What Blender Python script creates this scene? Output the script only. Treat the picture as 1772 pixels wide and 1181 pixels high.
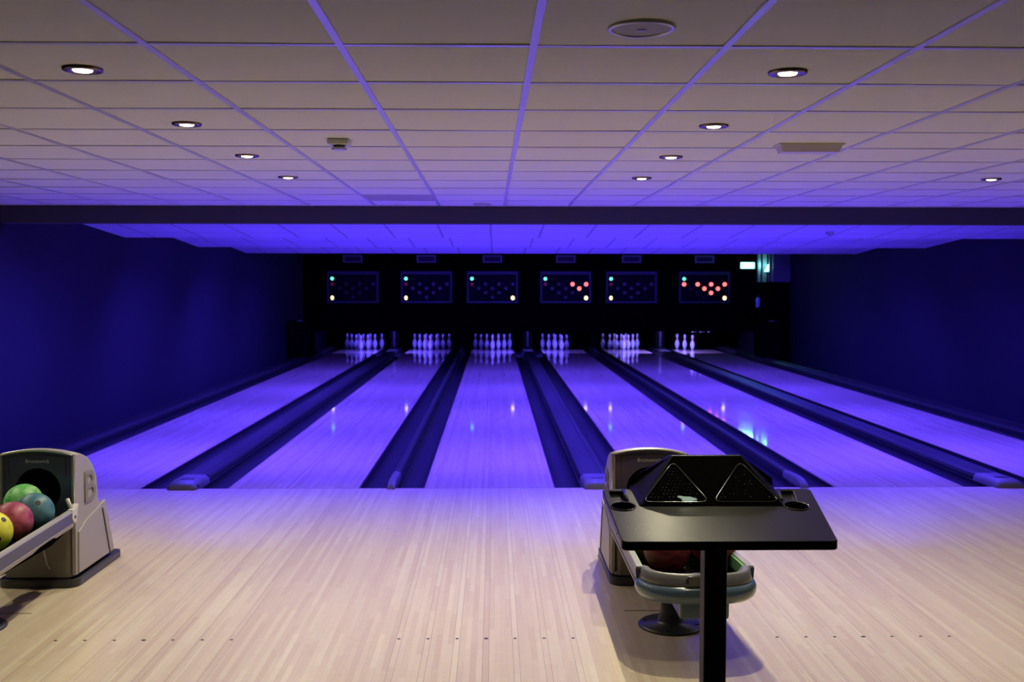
import bpy, bmesh, math, random
from mathutils import Vector, Matrix
random.seed(7)
for o in list(bpy.data.objects): bpy.data.objects.remove(o)
S = bpy.context.scene
COL = S.collection
PI = math.pi

# ------------------------------------------------------------------ camera
cd = bpy.data.cameras.new('camera'); cam = bpy.data.objects.new('camera', cd); COL.objects.link(cam)
cd.sensor_width = 36.0; cd.lens = 36.0*1811.7/1772.0; cd.clip_start = .05; cd.clip_end = 100
_p, _y, _r = .0533, .0173, .0009
_F = Vector((math.sin(_y)*math.cos(_p), math.cos(_y)*math.cos(_p), -math.sin(_p)))
_R = Vector((math.cos(_y), -math.sin(_y), 0)); _U = _R.cross(_F)
_R2 = _R*math.cos(_r)+_U*math.sin(_r); _U2 = -_R*math.sin(_r)+_U*math.cos(_r)
M = Matrix((_R2, _U2, -_F)).transposed().to_4x4(); M.translation = Vector((.0367, -8.502, 1.66))
cam.matrix_world = M
cd.dof.use_dof = True; cd.dof.focus_distance = 5.0; cd.dof.aperture_fstop = 4.0
S.camera = cam
# ------------------------------------------------------------------ world, exposure
w = bpy.data.worlds.new('world'); S.world = w; w.use_nodes = True
w.node_tree.nodes['Background'].inputs[0].default_value = (.01, .01, .012, 1)
w.node_tree.nodes['Background'].inputs[1].default_value = .1
S.view_settings.view_transform = 'Standard'; S.view_settings.look = 'None'
S.view_settings.exposure = 0.0; S.view_settings.gamma = 1.0; S.view_settings.use_curve_mapping = False
# ------------------------------------------------------------------ lamps
BLUE = (.07, .038, 1.0)
WARM = (1.0, .91, .60)
P_LANE = [255, 255, 250, 120]     # black light rows behind beam and baffles
P_APPROACH = 185                 # three black light floods behind the beam, towards the approach
P_UP = [34, 34, 34, 10]          # the same rows, light thrown up on the ceiling
P_ROW = [116, 108, 82, 36]       # downlights by row, from the beam towards the viewer
P_COL = [.8, 1.0, 1.1, .6, .3]
P_DOWN = 125                      # each ceiling downlight
P_PINS = [95, 82, 110]             # lamp over each pair of pin decks

# lanes
LW = 1.064; GN = .5365; GW = .72
LANE = [-(LW+GN)-(LW+GW), -(LW+GN), 0.0, LW+GW, LW+GW+LW+GN, 2*(LW+GW)+LW+GN]
WIDEG = [(LANE[0]+LANE[1])/2, (LANE[2]+LANE[3])/2, (LANE[4]+LANE[5])/2]
NARG = [(LANE[1]+LANE[2])/2, (LANE[3]+LANE[4])/2]
XL, XR = -4.58, 6.85
YM = 17.0
ZC = 2.40
ORD = ['leftmost', 'second', 'third', 'fourth', 'fifth', 'rightmost']
ORDL = ['leftmost lane', 'second lane from left', 'third lane from left', 'fourth lane from left', 'fifth lane from left', 'rightmost lane']

def area(name, loc, direction, sx, sy, power, color, parent=None, spread=180):
    l = bpy.data.lights.new(name, 'AREA'); l.shape = 'RECTANGLE'; l.size = sx; l.size_y = sy
    l.energy = power; l.color = color; l.spread = math.radians(spread)
    o = bpy.data.objects.new(name, l); COL.objects.link(o)
    o.rotation_mode = 'QUATERNION'
    o.rotation_quaternion = Vector(direction).to_track_quat('-Z', 'Y')
    o.location = loc
    if parent: o.parent = parent
    return o
BAFFLE = [1.60, 4.75, 8.0, 11.15]     # y of the high end of each ceiling section

# ------------------------------------------------------------------ materials
def nt(m): return m.node_tree.nodes, m.node_tree.links
def mat(name, col, rough=.5, spec=.5, metal=0, coat=0, emit=None, es=0, bump=0, bscale=80, var=0, vscale=6):
    m = bpy.data.materials.new(name); m.use_nodes = True
    N, L = nt(m); b = N['Principled BSDF']
    b.inputs['Base Color'].default_value = (*col, 1); b.inputs['Roughness'].default_value = rough
    b.inputs['Specular IOR Level'].default_value = spec; b.inputs['Metallic'].default_value = metal
    b.inputs['Coat Weight'].default_value = coat; b.inputs['Coat Roughness'].default_value = .08
    if emit: b.inputs['Emission Color'].default_value = (*emit, 1); b.inputs['Emission Strength'].default_value = es
    if bump or var:
        tc = N.new('ShaderNodeTexCoord')
    if bump:
        n = N.new('ShaderNodeTexNoise'); n.inputs['Scale'].default_value = bscale; n.inputs['Detail'].default_value = 3
        L.new(tc.outputs['Object'], n.inputs['Vector'])
        bp = N.new('ShaderNodeBump'); bp.inputs['Strength'].default_value = bump; bp.inputs['Distance'].default_value = .002
        L.new(n.outputs[0], bp.inputs['Height']); L.new(bp.outputs[0], b.inputs['Normal'])
    if var:
        n = N.new('ShaderNodeTexNoise'); n.inputs['Scale'].default_value = vscale; n.inputs['Detail'].default_value = 4
        L.new(tc.outputs['Object'], n.inputs['Vector'])
        mx = N.new('ShaderNodeMix'); mx.data_type = 'RGBA'
        mx.inputs[6].default_value = (*[c*(1-var) for c in col], 1); mx.inputs[7].default_value = (*[min(1, c*(1+var)) for c in col], 1)
        L.new(n.outputs[0], mx.inputs[0]); L.new(mx.outputs[2], b.inputs['Base Color'])
    return m

def math_node(N, L, op, a, b=None, c=None):
    n = N.new('ShaderNodeMath'); n.operation = op
    for i, v in enumerate((a, b, c)):
        if v is None: continue
        if isinstance(v, (int, float)): n.inputs[i].default_value = v
        else: L.new(v, n.inputs[i])
    return n.outputs[0]

def wood(name, base, amp, rough, lines=None, coat=.3, seg=.9):
    """Narrow maple boards running along y; board and plank-end pattern from object coordinates."""
    m = bpy.data.materials.new(name); m.use_nodes = True
    N, L = nt(m); b = N['Principled BSDF']
    tc = N.new('ShaderNodeTexCoord'); sp = N.new('ShaderNodeSeparateXYZ'); L.new(tc.outputs['Object'], sp.inputs[0])
    X, Y = sp.outputs[0], sp.outputs[1]
    bi = math_node(N, L, 'FLOOR', math_node(N, L, 'DIVIDE', math_node(N, L, 'ADD', X, 20*.02728+.01364), .02728))
    w1 = N.new('ShaderNodeTexWhiteNoise'); w1.noise_dimensions = '1D'; L.new(bi, w1.inputs['W'])
    yy = math_node(N, L, 'FLOOR', math_node(N, L, 'ADD', math_node(N, L, 'DIVIDE', Y, seg), math_node(N, L, 'MULTIPLY', w1.outputs[0], 9.0)))
    cb = N.new('ShaderNodeCombineXYZ'); L.new(bi, cb.inputs[0]); L.new(yy, cb.inputs[1])
    w2 = N.new('ShaderNodeTexWhiteNoise'); w2.noise_dimensions = '2D'; L.new(cb.outputs[0], w2.inputs['Vector'])
    # grain
    mp = N.new('ShaderNodeMapping'); mp.inputs['Scale'].default_value = (90, 4, 1); L.new(tc.outputs['Object'], mp.inputs[0])
    g = N.new('ShaderNodeTexNoise'); g.inputs['Scale'].default_value = 1; g.inputs['Detail'].default_value = 4; L.new(mp.outputs[0], g.inputs['Vector'])
    mp2 = N.new('ShaderNodeMapping'); mp2.inputs['Scale'].default_value = (14, 40, 1); L.new(tc.outputs['Object'], mp2.inputs[0])
    g2 = N.new('ShaderNodeTexNoise'); g2.inputs['Scale'].default_value = 1; g2.inputs['Detail'].default_value = 2; L.new(mp2.outputs[0], g2.inputs['Vector'])
    t = math_node(N, L, 'ADD', math_node(N, L, 'MULTIPLY', w2.outputs[0], .34), math_node(N, L, 'MULTIPLY', w1.outputs[0], .42))
    t = math_node(N, L, 'ADD', t, math_node(N, L, 'MULTIPLY', math_node(N, L, 'SUBTRACT', g.outputs[0], .5), .35))
    t = math_node(N, L, 'ADD', t, math_node(N, L, 'MULTIPLY', math_node(N, L, 'SUBTRACT', g2.outputs[0], .5), .25))
    rp = N.new('ShaderNodeValToRGB'); L.new(t, rp.inputs[0])
    c0 = [base[0]*(1-amp*.6), base[1]*(1-amp*1.0), base[2]*(1-amp*1.0)]; c1 = [min(1, base[0]*(1+amp*.35)), base[1]*(1+amp*.5), base[2]*(1+amp*.5)]
    rp.color_ramp.elements[0].position = .1; rp.color_ramp.elements[0].color = (*c0, 1)
    rp.color_ramp.elements[1].position = .75; rp.color_ramp.elements[1].color = (*c1, 1)
    col = rp.outputs[0]
    # hair line between boards
    fr = math_node(N, L, 'FRACT', math_node(N, L, 'DIVIDE', math_node(N, L, 'ADD', X, 20*.02728+.01364), .02728))
    edge = math_node(N, L, 'LESS_THAN', math_node(N, L, 'ABSOLUTE', math_node(N, L, 'SUBTRACT', fr, .5)), .47)
    edge = math_node(N, L, 'ADD', math_node(N, L, 'MULTIPLY', edge, .10), .90)
    if lines:
        tot = None
        for c in lines:
            xr = math_node(N, L, 'SUBTRACT', X, c)
            inside = math_node(N, L, 'LESS_THAN', math_node(N, L, 'ABSOLUTE', xr), .43)
            f5 = math_node(N, L, 'PINGPONG', xr, .0682)   # distance to nearest dot board centre
            ln = math_node(N, L, 'COMPARE', f5, .0139, .0009)
            r_ = math_node(N, L, 'MULTIPLY', ln, inside)
            tot = r_ if tot is None else math_node(N, L, 'MAXIMUM', tot, r_)
        edge = math_node(N, L, 'MULTIPLY', edge, math_node(N, L, 'SUBTRACT', 1.0, math_node(N, L, 'MULTIPLY', tot, .55)))
    mx = N.new('ShaderNodeMix'); mx.data_type = 'RGBA'; mx.blend_type = 'MULTIPLY'; mx.inputs[0].default_value = 1
    L.new(col, mx.inputs[6]); cc = N.new('ShaderNodeCombineColor')
    for i in range(3): L.new(edge, cc.inputs[i])
    L.new(cc.outputs[0], mx.inputs[7]); L.new(mx.outputs[2], b.inputs['Base Color'])
    b.inputs['Roughness'].default_value = rough; b.inputs['Specular IOR Level'].default_value = .5
    b.inputs['Coat Weight'].default_value = coat; b.inputs['Coat Roughness'].default_value = rough*.6
    return m

def grid_mat(name, col, line, x0=0.0, y0=0.0, hw=.012):
    m = bpy.data.materials.new(name); m.use_nodes = True
    N, L = nt(m); b = N['Principled BSDF']
    tc = N.new('ShaderNodeTexCoord'); sp = N.new('ShaderNodeSeparateXYZ'); L.new(tc.outputs['Object'], sp.inputs[0])
    ms = []
    for o, s in ((sp.outputs[0], x0), (sp.outputs[1], y0)):
        p = math_node(N, L, 'PINGPONG', math_node(N, L, 'ADD', o, 12-s), .3)
        ms.append(math_node(N, L, 'LESS_THAN', p, hw))
    k = math_node(N, L, 'MAXIMUM', ms[0], ms[1])
    mx = N.new('ShaderNodeMix'); mx.data_type = 'RGBA'; L.new(k, mx.inputs[0])
    mx.inputs[6].default_value = (*col, 1); mx.inputs[7].default_value = (*line, 1)
    L.new(mx.outputs[2], b.inputs['Base Color']); b.inputs['Roughness'].default_value = .8
    return m

def ball_mat(name, a, b_, scale=7):
    m = bpy.data.materials.new(name); m.use_nodes = True
    N, L = nt(m); b = N['Principled BSDF']
    tc = N.new('ShaderNodeTexCoord')
    n0 = N.new('ShaderNodeTexNoise'); n0.inputs['Scale'].default_value = scale; n0.inputs['Detail'].default_value = 3
    n0.inputs['Distortion'].default_value = 2.5
    mp = N.new('ShaderNodeMapping'); mp.inputs['Scale'].default_value = (1, 1, 2.2); mp.inputs['Rotation'].default_value = (.5, .6, .2)
    L.new(tc.outputs['Object'], mp.inputs[0]); L.new(mp.outputs[0], n0.inputs['Vector'])
    rp = N.new('ShaderNodeValToRGB'); L.new(n0.outputs[0], rp.inputs[0])
    rp.color_ramp.elements[0].position = .35; rp.color_ramp.elements[0].color = (*a, 1)
    rp.color_ramp.elements[1].position = .68; rp.color_ramp.elements[1].color = (*b_, 1)
    L.new(rp.outputs[0], b.inputs['Base Color']); b.inputs['Roughness'].default_value = .42; b.inputs['Specular IOR Level'].default_value = .35
    return m

def pin_mat():
    m = bpy.data.materials.new('pin_white'); m.use_nodes = True
    N, L = nt(m); b = N['Principled BSDF']
    tc = N.new('ShaderNodeTexCoord'); sp = N.new('ShaderNodeSeparateXYZ'); L.new(tc.outputs['Object'], sp.inputs[0])
    s1 = math_node(N, L, 'COMPARE', sp.outputs[2], .246, .006); s2 = math_node(N, L, 'COMPARE', sp.outputs[2], .268, .006)
    k = math_node(N, L, 'MAXIMUM', s1, s2)
    mx = N.new('ShaderNodeMix'); mx.data_type = 'RGBA'; L.new(k, mx.inputs[0])
    mx.inputs[6].default_value = (.85, .85, .85, 1); mx.inputs[7].default_value = (.75, .05, .08, 1)
    L.new(mx.outputs[2], b.inputs['Base Color']); b.inputs['Roughness'].default_value = .25
    return m

def table_mat():
    m = bpy.data.materials.new('console_laminate'); m.use_nodes = True
    N, L = nt(m); b = N['Principled BSDF']
    b.inputs['Base Color'].default_value = (.007, .007, .008, 1)
    tc = N.new('ShaderNodeTexCoord'); mp = N.new('ShaderNodeMapping'); mp.inputs['Scale'].default_value = (30, 4, 4)
    L.new(tc.outputs['Object'], mp.inputs[0])
    n = N.new('ShaderNodeTexNoise'); n.inputs['Scale'].default_value = 2; n.inputs['Detail'].default_value = 6; L.new(mp.outputs[0], n.inputs['Vector'])
    mr = N.new('ShaderNodeMapRange'); mr.inputs['To Min'].default_value = .28; mr.inputs['To Max'].default_value = .31; L.new(n.outputs[0], mr.inputs[0])
    L.new(mr.outputs[0], b.inputs['Roughness'])
    bp = N.new('ShaderNodeBump'); bp.inputs['Strength'].default_value = .004; bp.inputs['Distance'].default_value = .001
    b.inputs['Specular IOR Level'].default_value = .12
    return m

MT = {}
MT['approach'] = wood('approach_maple', (.63, .545, .41), .19, .34, lines=LANE[1:5], coat=.25, seg=.45)
MT['lane'] = wood('lane_maple', (.66, .54, .40), .22, .06, coat=.3, seg=.6)
MT['deck'] = mat('pin_deck_dark', (.012, .012, .014), .25)
MT['mark'] = mat('lane_mark', (.16, .12, .10), .35)
MT['dot'] = mat('dot_inlay', (.03, .02, .02), .4)
MT['seam'] = mat('foul_line', (.12, .09, .09), .5)
MT['gutter'] = mat('gutter_plastic', (.0075, .0075, .011), .45, spec=.2)
MT['cap'] = mat('capping_plastic', (.013, .013, .015), .5, spec=.3)
MT['capend'] = mat('capping_end', (.12, .112, .105), .55)
MT['black'] = mat('black_paint', (.0022, .0022, .0025), .85, spec=.0)
MT['blackgloss'] = mat('black_gloss', (.003, .003, .0035), .5, spec=.08)
MT['navy'] = mat('navy_wall', (.012, .012, .022), .85, spec=.2, bump=.3, bscale=60, var=.12, vscale=1.5)
MT['tile'] = mat('ceiling_tile', (.72, .715, .68), .9, bump=.5, bscale=260, var=.05, vscale=120)
MT['tbar'] = mat('grid_bar', (.62, .61, .66), .30, metal=.35)
MT['dtile'] = mat('dark_tile', (.40, .36, .38), .9)
MT['beam'] = mat('beam_paint', (.045, .04, .055), .65)
MT['lceil'] = grid_mat('lane_ceiling_tile', (.52, .52, .74), (.25, .25, .36), 0, 0)
MT['frame'] = mat('board_frame', (.024, .024, .034), .45)
MT['ventf'] = mat('vent_frame', (.2, .2, .23), .5)
MT['off'] = mat('lamp_off', (.004, .004, .006), .3)
MT['dim'] = mat('lamp_dim_red', (.05, .01, .01), .4, emit=(1, .05, .12), es=.06)
MT['red'] = mat('lamp_red', (.3, .05, .05), .4, emit=(1.0, .15, .14), es=2.3)
MT['green'] = mat('lamp_green', (.05, .3, .2), .4, emit=(.16, .95, .62), es=1.4)
MT['yellow'] = mat('lamp_yellow', (.4, .3, .1), .4, emit=(1.0, .78, .38), es=2.2)
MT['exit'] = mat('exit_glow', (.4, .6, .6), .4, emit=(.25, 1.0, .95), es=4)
MT['exitw'] = mat('exit_symbol', (.8, .8, .8), .4, emit=(.7, 1.0, 1.0), es=14)
MT['shell'] = mat('return_shell', (.35, .325, .325), .45, bump=.15, bscale=300)
MT['shell2'] = mat('return_front', (.17, .155, .135), .4)
MT['slate'] = mat('return_face', (.06, .068, .125), .22, coat=.3)
MT['silver'] = mat('silver_trim', (.55, .54, .52), .28, metal=.7)
MT['skirt'] = mat('dark_skirt', (.035, .035, .045), .35)
MT['rail'] = mat('rail_grey', (.33, .32, .335), .35)
MT['railside'] = mat('rail_side', (.055, .06, .11), .35)
MT['bluegrey'] = mat('bumper_bluegrey', (.08, .125, .19), .22, coat=.4)
MT['collar'] = mat('collar_grey', (.17, .17, .195), .35)
MT['neon'] = mat('green_liner', (.25, .75, .30), .5)
MT['lavender'] = mat('diffuser_violet_reflection', (.62, .55, .80), .35)  # violet reflection of the lanes on the underside, put into the colour
MT['white'] = mat('white_plastic', (.62, .62, .58), .4)
MT['hole'] = mat('ball_hole', (.01, .01, .012), .6)
MT['pin'] = pin_mat()
MT['table'] = table_mat()
MT['consoleblack'] = mat('console_plastic', (.003, .003, .0034), .32, spec=.07)
MT['faceblack'] = mat('console_face', (.003, .003, .0034), .75, spec=.0)
MT['rimblack'] = mat('console_rim', (.010, .010, .011), .12, spec=.6)
MT['post'] = mat('console_post', (.006, .006, .006), .5, spec=.15)
MT['stud'] = mat('stud', (.7, .7, .72), .15, metal=.6)
MT['sticker'] = mat('sticker', (.30, .52, .62), .5)
MT['wear'] = mat('wear_mark', (.42, .42, .44), .5)
MT['bronze'] = mat('downlight_ring', (.20, .14, .13), .22, metal=.8)
MT['bulb'] = mat('bulb', (1, 1, 1), .4, emit=(1, .93, .82), es=9)
MT['housing'] = mat('housing', (.6, .6, .6), .5)
MT['tubeglow'] = mat('black_light_tube', (.2, .2, .4), .4, emit=(.10, .06, 1), es=2.5)
MT['pinglow'] = mat('pin_lamp_tube', (.5, .5, .5), .4, emit=(.75, .65, 1), es=2)
MT['grille'] = mat('speaker_grille', (.40, .39, .40), .7)
MT['ivory'] = mat('detector_plastic', (.60, .62, .58), .45)
MT['carpet'] = mat('dark_carpet', (.05, .045, .05), .95, bump=.6, bscale=400, var=.3, vscale=60)
MT['room'] = mat('rear_wall_paint', (.10, .09, .09), .8)
MT['violet'] = mat('violet_body', (.45, .42, .9), .4)
MT['pillar'] = mat('pillar_paint', (.09, .11, .12), .6)
MT['letters'] = mat('letter_grey', (.42, .42, .44), .4)
MT['emblem'] = mat('emblem_olive', (.22, .21, .16), .45)

# ------------------------------------------------------------------ helpers
def obj(name, bm, m, parent=None, smooth=False, bevel=0, seg=2):
    me = bpy.data.meshes.new(name); bmesh.ops.recalc_face_normals(bm, faces=bm.faces[:]); bm.to_mesh(me); bm.free()
    me.materials.append(m)
    if smooth:
        for p in me.polygons: p.use_smooth = True
    o = bpy.data.objects.new(name, me); COL.objects.link(o)
    if parent: o.parent = parent
    if bevel:
        b = o.modifiers.new('bevel', 'BEVEL'); b.width = bevel; b.segments = seg; b.limit_method = 'ANGLE'; b.angle_limit = .6
        for p in me.polygons: p.use_smooth = False
    return o
def B(): return bmesh.new()
def box(bm, x0, x1, y0, y1, z0, z1):
    v = [bm.verts.new(p) for p in ((x0,y0,z0),(x1,y0,z0),(x1,y1,z0),(x0,y1,z0),(x0,y0,z1),(x1,y0,z1),(x1,y1,z1),(x0,y1,z1))]
    for f in ((0,3,2,1),(4,5,6,7),(0,1,5,4),(1,2,6,5),(2,3,7,6),(3,0,4,7)): bm.faces.new([v[i] for i in f])
    return v
def hexa(bm, pts):
    v = [bm.verts.new(p) for p in pts]
    for f in ((0,3,2,1),(4,5,6,7),(0,1,5,4),(1,2,6,5),(2,3,7,6),(3,0,4,7)): bm.faces.new([v[i] for i in f])
def prism(bm, poly, axis, a0, a1):
    """poly: 2-D points; axis 'x' -> (y,z), 'y' -> (x,z), 'z' -> (x,y)"""
    def P(q, a):
        return {'x': (a, q[0], q[1]), 'y': (q[0], a, q[1]), 'z': (q[0], q[1], a)}[axis]
    A = [bm.verts.new(P(q, a0)) for q in poly]; C = [bm.verts.new(P(q, a1)) for q in poly]
    n = len(poly); bm.faces.new(A); bm.faces.new(C[::-1])
    for i in range(n): bm.faces.new((A[i], A[(i+1) % n], C[(i+1) % n], C[i]))
def lathe(bm, prof, n=24, c=(0,0,0)):
    rings = []
    for r, z in prof:
        if r < 1e-5: rings.append([bm.verts.new((c[0], c[1], c[2]+z))])
        else: rings.append([bm.verts.new((c[0]+r*math.cos(2*PI*i/n), c[1]+r*math.sin(2*PI*i/n), c[2]+z)) for i in range(n)])
    for a, b in zip(rings, rings[1:]):
        for i in range(n):
            j = (i+1) % n
            if len(a) == 1 and len(b) == 1: continue
            if len(a) == 1: bm.faces.new((a[0], b[i], b[j]))
            elif len(b) == 1: bm.faces.new((a[i], b[0], a[j]))
            else: bm.faces.new((a[i], b[i], b[j], a[j]))
    if len(rings[0]) > 1: bm.faces.new(rings[0])
    if len(rings[-1]) > 1: bm.faces.new(rings[-1][::-1])
def tube(bm, pts, r, n=8, closed=False):
    pts = [Vector(p) for p in pts]; rings = []; m = len(pts)
    for i, p in enumerate(pts):
        a = pts[(i-1) % m] if closed or i else p; b = pts[(i+1) % m] if closed or i < m-1 else p
        d = (b-a).normalized(); u = d.orthogonal() if abs(d.z) > .95 else Vector((0,0,1)).cross(d); u.normalize(); v = d.cross(u)
        rings.append([bm.verts.new(p+u*r*math.cos(2*PI*k/n)+v*r*math.sin(2*PI*k/n)) for k in range(n)])
    for i in range(m if closed else m-1):
        a, b = rings[i], rings[(i+1) % m]
        for k in range(n): bm.faces.new((a[k], a[(k+1) % n], b[(k+1) % n], b[k]))
    if not closed: bm.faces.new(rings[0]); bm.faces.new(rings[-1][::-1])
def sweep(bm, path, sect, closed_sect=True):
    """path: list of (origin, outward) ; sect: list of (o, z)"""
    rings = [[bm.verts.new(Vector(p)+Vector(u)*o+Vector((0,0,z))) for o, z in sect] for p, u in path]
    n = len(sect)
    for a, b in zip(rings, rings[1:]):
        for k in range(n if closed_sect else n-1): bm.faces.new((a[k], a[(k+1) % n], b[(k+1) % n], b[k]))
    if closed_sect: bm.faces.new(rings[0]); bm.faces.new(rings[-1][::-1])
def sphere(bm, r, c=(0,0,0), u=40, v=24):
    bmesh.ops.create_uvsphere(bm, u_segments=u, v_segments=v, radius=r, matrix=Matrix.Translation(c))
def setp(o, label=None, cat=None, group=None, kind=None):
    if label: o['label'] = label
    if cat: o['category'] = cat
    if group: o['group'] = group
    if kind: o['kind'] = kind
    return o
def thing(name, label, cat, loc=(0,0,0), group=None, rz=0):
    o = bpy.data.objects.new(name, None); COL.objects.link(o); o.location = loc; o.rotation_euler = (0, 0, rz)
    o.empty_display_size = .1
    return setp(o, label, cat, group)
def struct(name, bm, m, **k):
    return setp(obj(name, bm, m, **k), kind='structure')
def dup(root, loc, label, group=None):
    r = root.copy(); COL.objects.link(r); r.location = loc; r['label'] = label
    if group: r['group'] = group
    for ch in list(root.children):
        c = ch.copy(); COL.objects.link(c); c.parent = r
        if c.type == 'LIGHT': c.data = ch.data.copy()
        for g in ch.children:
            d = g.copy(); COL.objects.link(d); d.parent = c
    return r
def boolean(o, bm_list):
    for bm in bm_list:
        me = bpy.data.meshes.new('cut'); bmesh.ops.recalc_face_normals(bm, faces=bm.faces[:]); bm.to_mesh(me); bm.free()
        c = bpy.data.objects.new('cut', me); COL.objects.link(c); c.parent = o.parent; bpy.context.view_layer.update()
        md = o.modifiers.new('cut', 'BOOLEAN'); md.operation = 'DIFFERENCE'; md.object = c; md.solver = 'EXACT'
        dg = bpy.context.evaluated_depsgraph_get(); dg.update()
        nm = bpy.data.meshes.new_from_object(o.evaluated_get(dg)); o.modifiers.clear()
        old = o.data; o.data = nm; bpy.data.meshes.remove(old)
        bpy.data.objects.remove(c); bpy.data.meshes.remove(me)
def text_mesh(name, body, size, depth, m, parent, matrix, bold=0.0, spacing=1.0):
    cu = bpy.data.curves.new(name, 'FONT'); cu.body = body; cu.size = size; cu.extrude = depth; cu.offset = bold
    cu.align_x = 'CENTER'; cu.align_y = 'CENTER'; cu.space_character = spacing
    t = bpy.data.objects.new(name, cu); COL.objects.link(t)
    dg = bpy.context.evaluated_depsgraph_get(); dg.update()
    me = bpy.data.meshes.new_from_object(t.evaluated_get(dg)); bpy.data.objects.remove(t)
    me.transform(matrix); me.materials.clear(); me.materials.append(m)
    for p in me.polygons: p.material_index = 0
    o = bpy.data.objects.new(name, me); COL.objects.link(o); o.parent = parent
    return o

# ------------------------------------------------------------------ the room
bm = B(); box(bm, XL, XR, -4.72, 0, -.12, 0); struct('floor', bm, MT['approach'])
bm = B(); box(bm, XL, XR, -11, -4.72, -.12, 0); struct('floor.002', bm, MT['carpet'])
bm = B(); box(bm, XL, XR, 0, 20.6, -.22, -.12); struct('floor.001', bm, MT['black'])
bm = B(); box(bm, XL-.15, XL, -11, 20.6, -.22, 2.7); struct('wall_left', bm, MT['navy'])
bm = B(); box(bm, XR, XR+.15, -11, 20.6, -.22, 2.7); struct('wall_right', bm, MT['navy'])
bm = B(); box(bm, XL-.15, XR+.15, -11.15, -11, -.22, 2.7); struct('wall_rear', bm, MT['room'])
bm = B(); box(bm, XL-.15, XR+.15, 20.6, 20.75, -.22, 2.7); struct('wall_pit', bm, MT['black'])
bm = B(); box(bm, XL, XR, YM, YM+.06, .532, 2.7); struct('wall_masking', bm, MT['black'])
# approach ceiling: tiles resting on a metal grid, turned a hair against the lanes
GX, GY, CR = .1604, -5.2067, .0042
def ceil_pt(i, j, z):      # i, j in grid cells
    a, b = .6*i, .6*j
    return (GX+a*math.cos(CR)-b*math.sin(CR), GY+a*math.sin(CR)+b*math.cos(CR), z)
bm = B()
for i in range(-9, 12):
    for j in range(-10, 12):
        x0, y0, x1, y1 = i+.012, j+.012, i+.988, j+.988
        cx = GX+.6*(i+.5); cy = GY+.6*(j+.5)
        if cx-.3 > XR or cx+.3 < XL or cy-.3 > 1.5: continue
        if (i, j) == (-2, 9): continue
        jj = [random.uniform(-.0012, .0028) for _ in range(4)]
        zz = ZC+.004
        q = [ceil_pt(x0, y0, zz+jj[0]), ceil_pt(x1, y0, zz+jj[1]), ceil_pt(x1, y1, zz+jj[2]), ceil_pt(x0, y1, zz+jj[3])]
        q = [(min(XR, max(XL, p[0])), min(1.5, p[1]), p[2]) for p in q]
        hexa(bm, [*q, *[(p[0], p[1], ZC+.03) for p in q]])
ceiling = struct('ceiling', bm, MT['tile'])
bm = B()
x0, y0 = -2+.012, 9+.012
q = [ceil_pt(x0, y0, ZC+.004), ceil_pt(x0+.976, y0, ZC+.004), ceil_pt(x0+.976, y0+.976, ZC+.004), ceil_pt(x0, y0+.976, ZC+.004)]
hexa(bm, [*q, *[(p[0], p[1], ZC+.03) for p in q]])
obj('stained_tile', bm, MT['dtile'], ceiling)
bm = B()
hw = .012/.6
for i in range(-9, 12):
    x = GX+.6*i
    if x < XL or x > XR: continue
    q = [ceil_pt(i-hw, -9.6, ZC), ceil_pt(i+hw, -9.6, ZC), ceil_pt(i+hw, 11.05, ZC), ceil_pt(i-hw, 11.05, ZC)]
    hexa(bm, [*q, *[(p[0], p[1], ZC+.006) for p in q]])
obj('main_grid_bars', bm, MT['tbar'], ceiling)
bm = B()
for j in range(-9, 12):
    q = [ceil_pt(-7.8, j-hw, ZC+.001), ceil_pt(11, j-hw, ZC+.001), ceil_pt(11, j+hw, ZC+.001), ceil_pt(-7.8, j+hw, ZC+.001)]
    hexa(bm, [*q, *[(p[0], p[1], ZC+.006) for p in q]])
obj('cross_grid_bars', bm, MT['tbar'], ceiling)
bm = B(); box(bm, XL, XR, -11, 20.6, 2.62, 2.7); struct('ceiling.001', bm, MT['black'])
# beam across the room
bm = B(); box(bm, XL, XR, 1.42, 1.58, 2.239, 2.62); struct('trim_1', bm, MT['beam'])
# saw-tooth ceiling over the lanes: each section falls away from the viewer
for k, (ya, yb) in enumerate(((1.58, 4.75), (4.75, 8.0), (8.0, 11.15))):
    bm = B(); za = 2.252+.067*(yb-ya)
    prism(bm, [(ya, za), (yb-.02, 2.252), (yb-.02, 2.60), (ya, 2.60)], 'x', XL, XR)
    o = struct('ceiling.%03d' % (k+2), bm, MT['lceil'])
bm = B(); box(bm, XL, XR, 11.15, YM, 2.50, 2.60); struct('ceiling.005', bm, MT['lceil'])
# foul line seam
bm = B(); box(bm, XL+.15, XR-.5, -.006, .0, .0, .0006)
setp(obj('foul_line', bm, MT['seam']), 'thin dark foul line across the whole wooden approach before the lanes', 'foul line')

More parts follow.
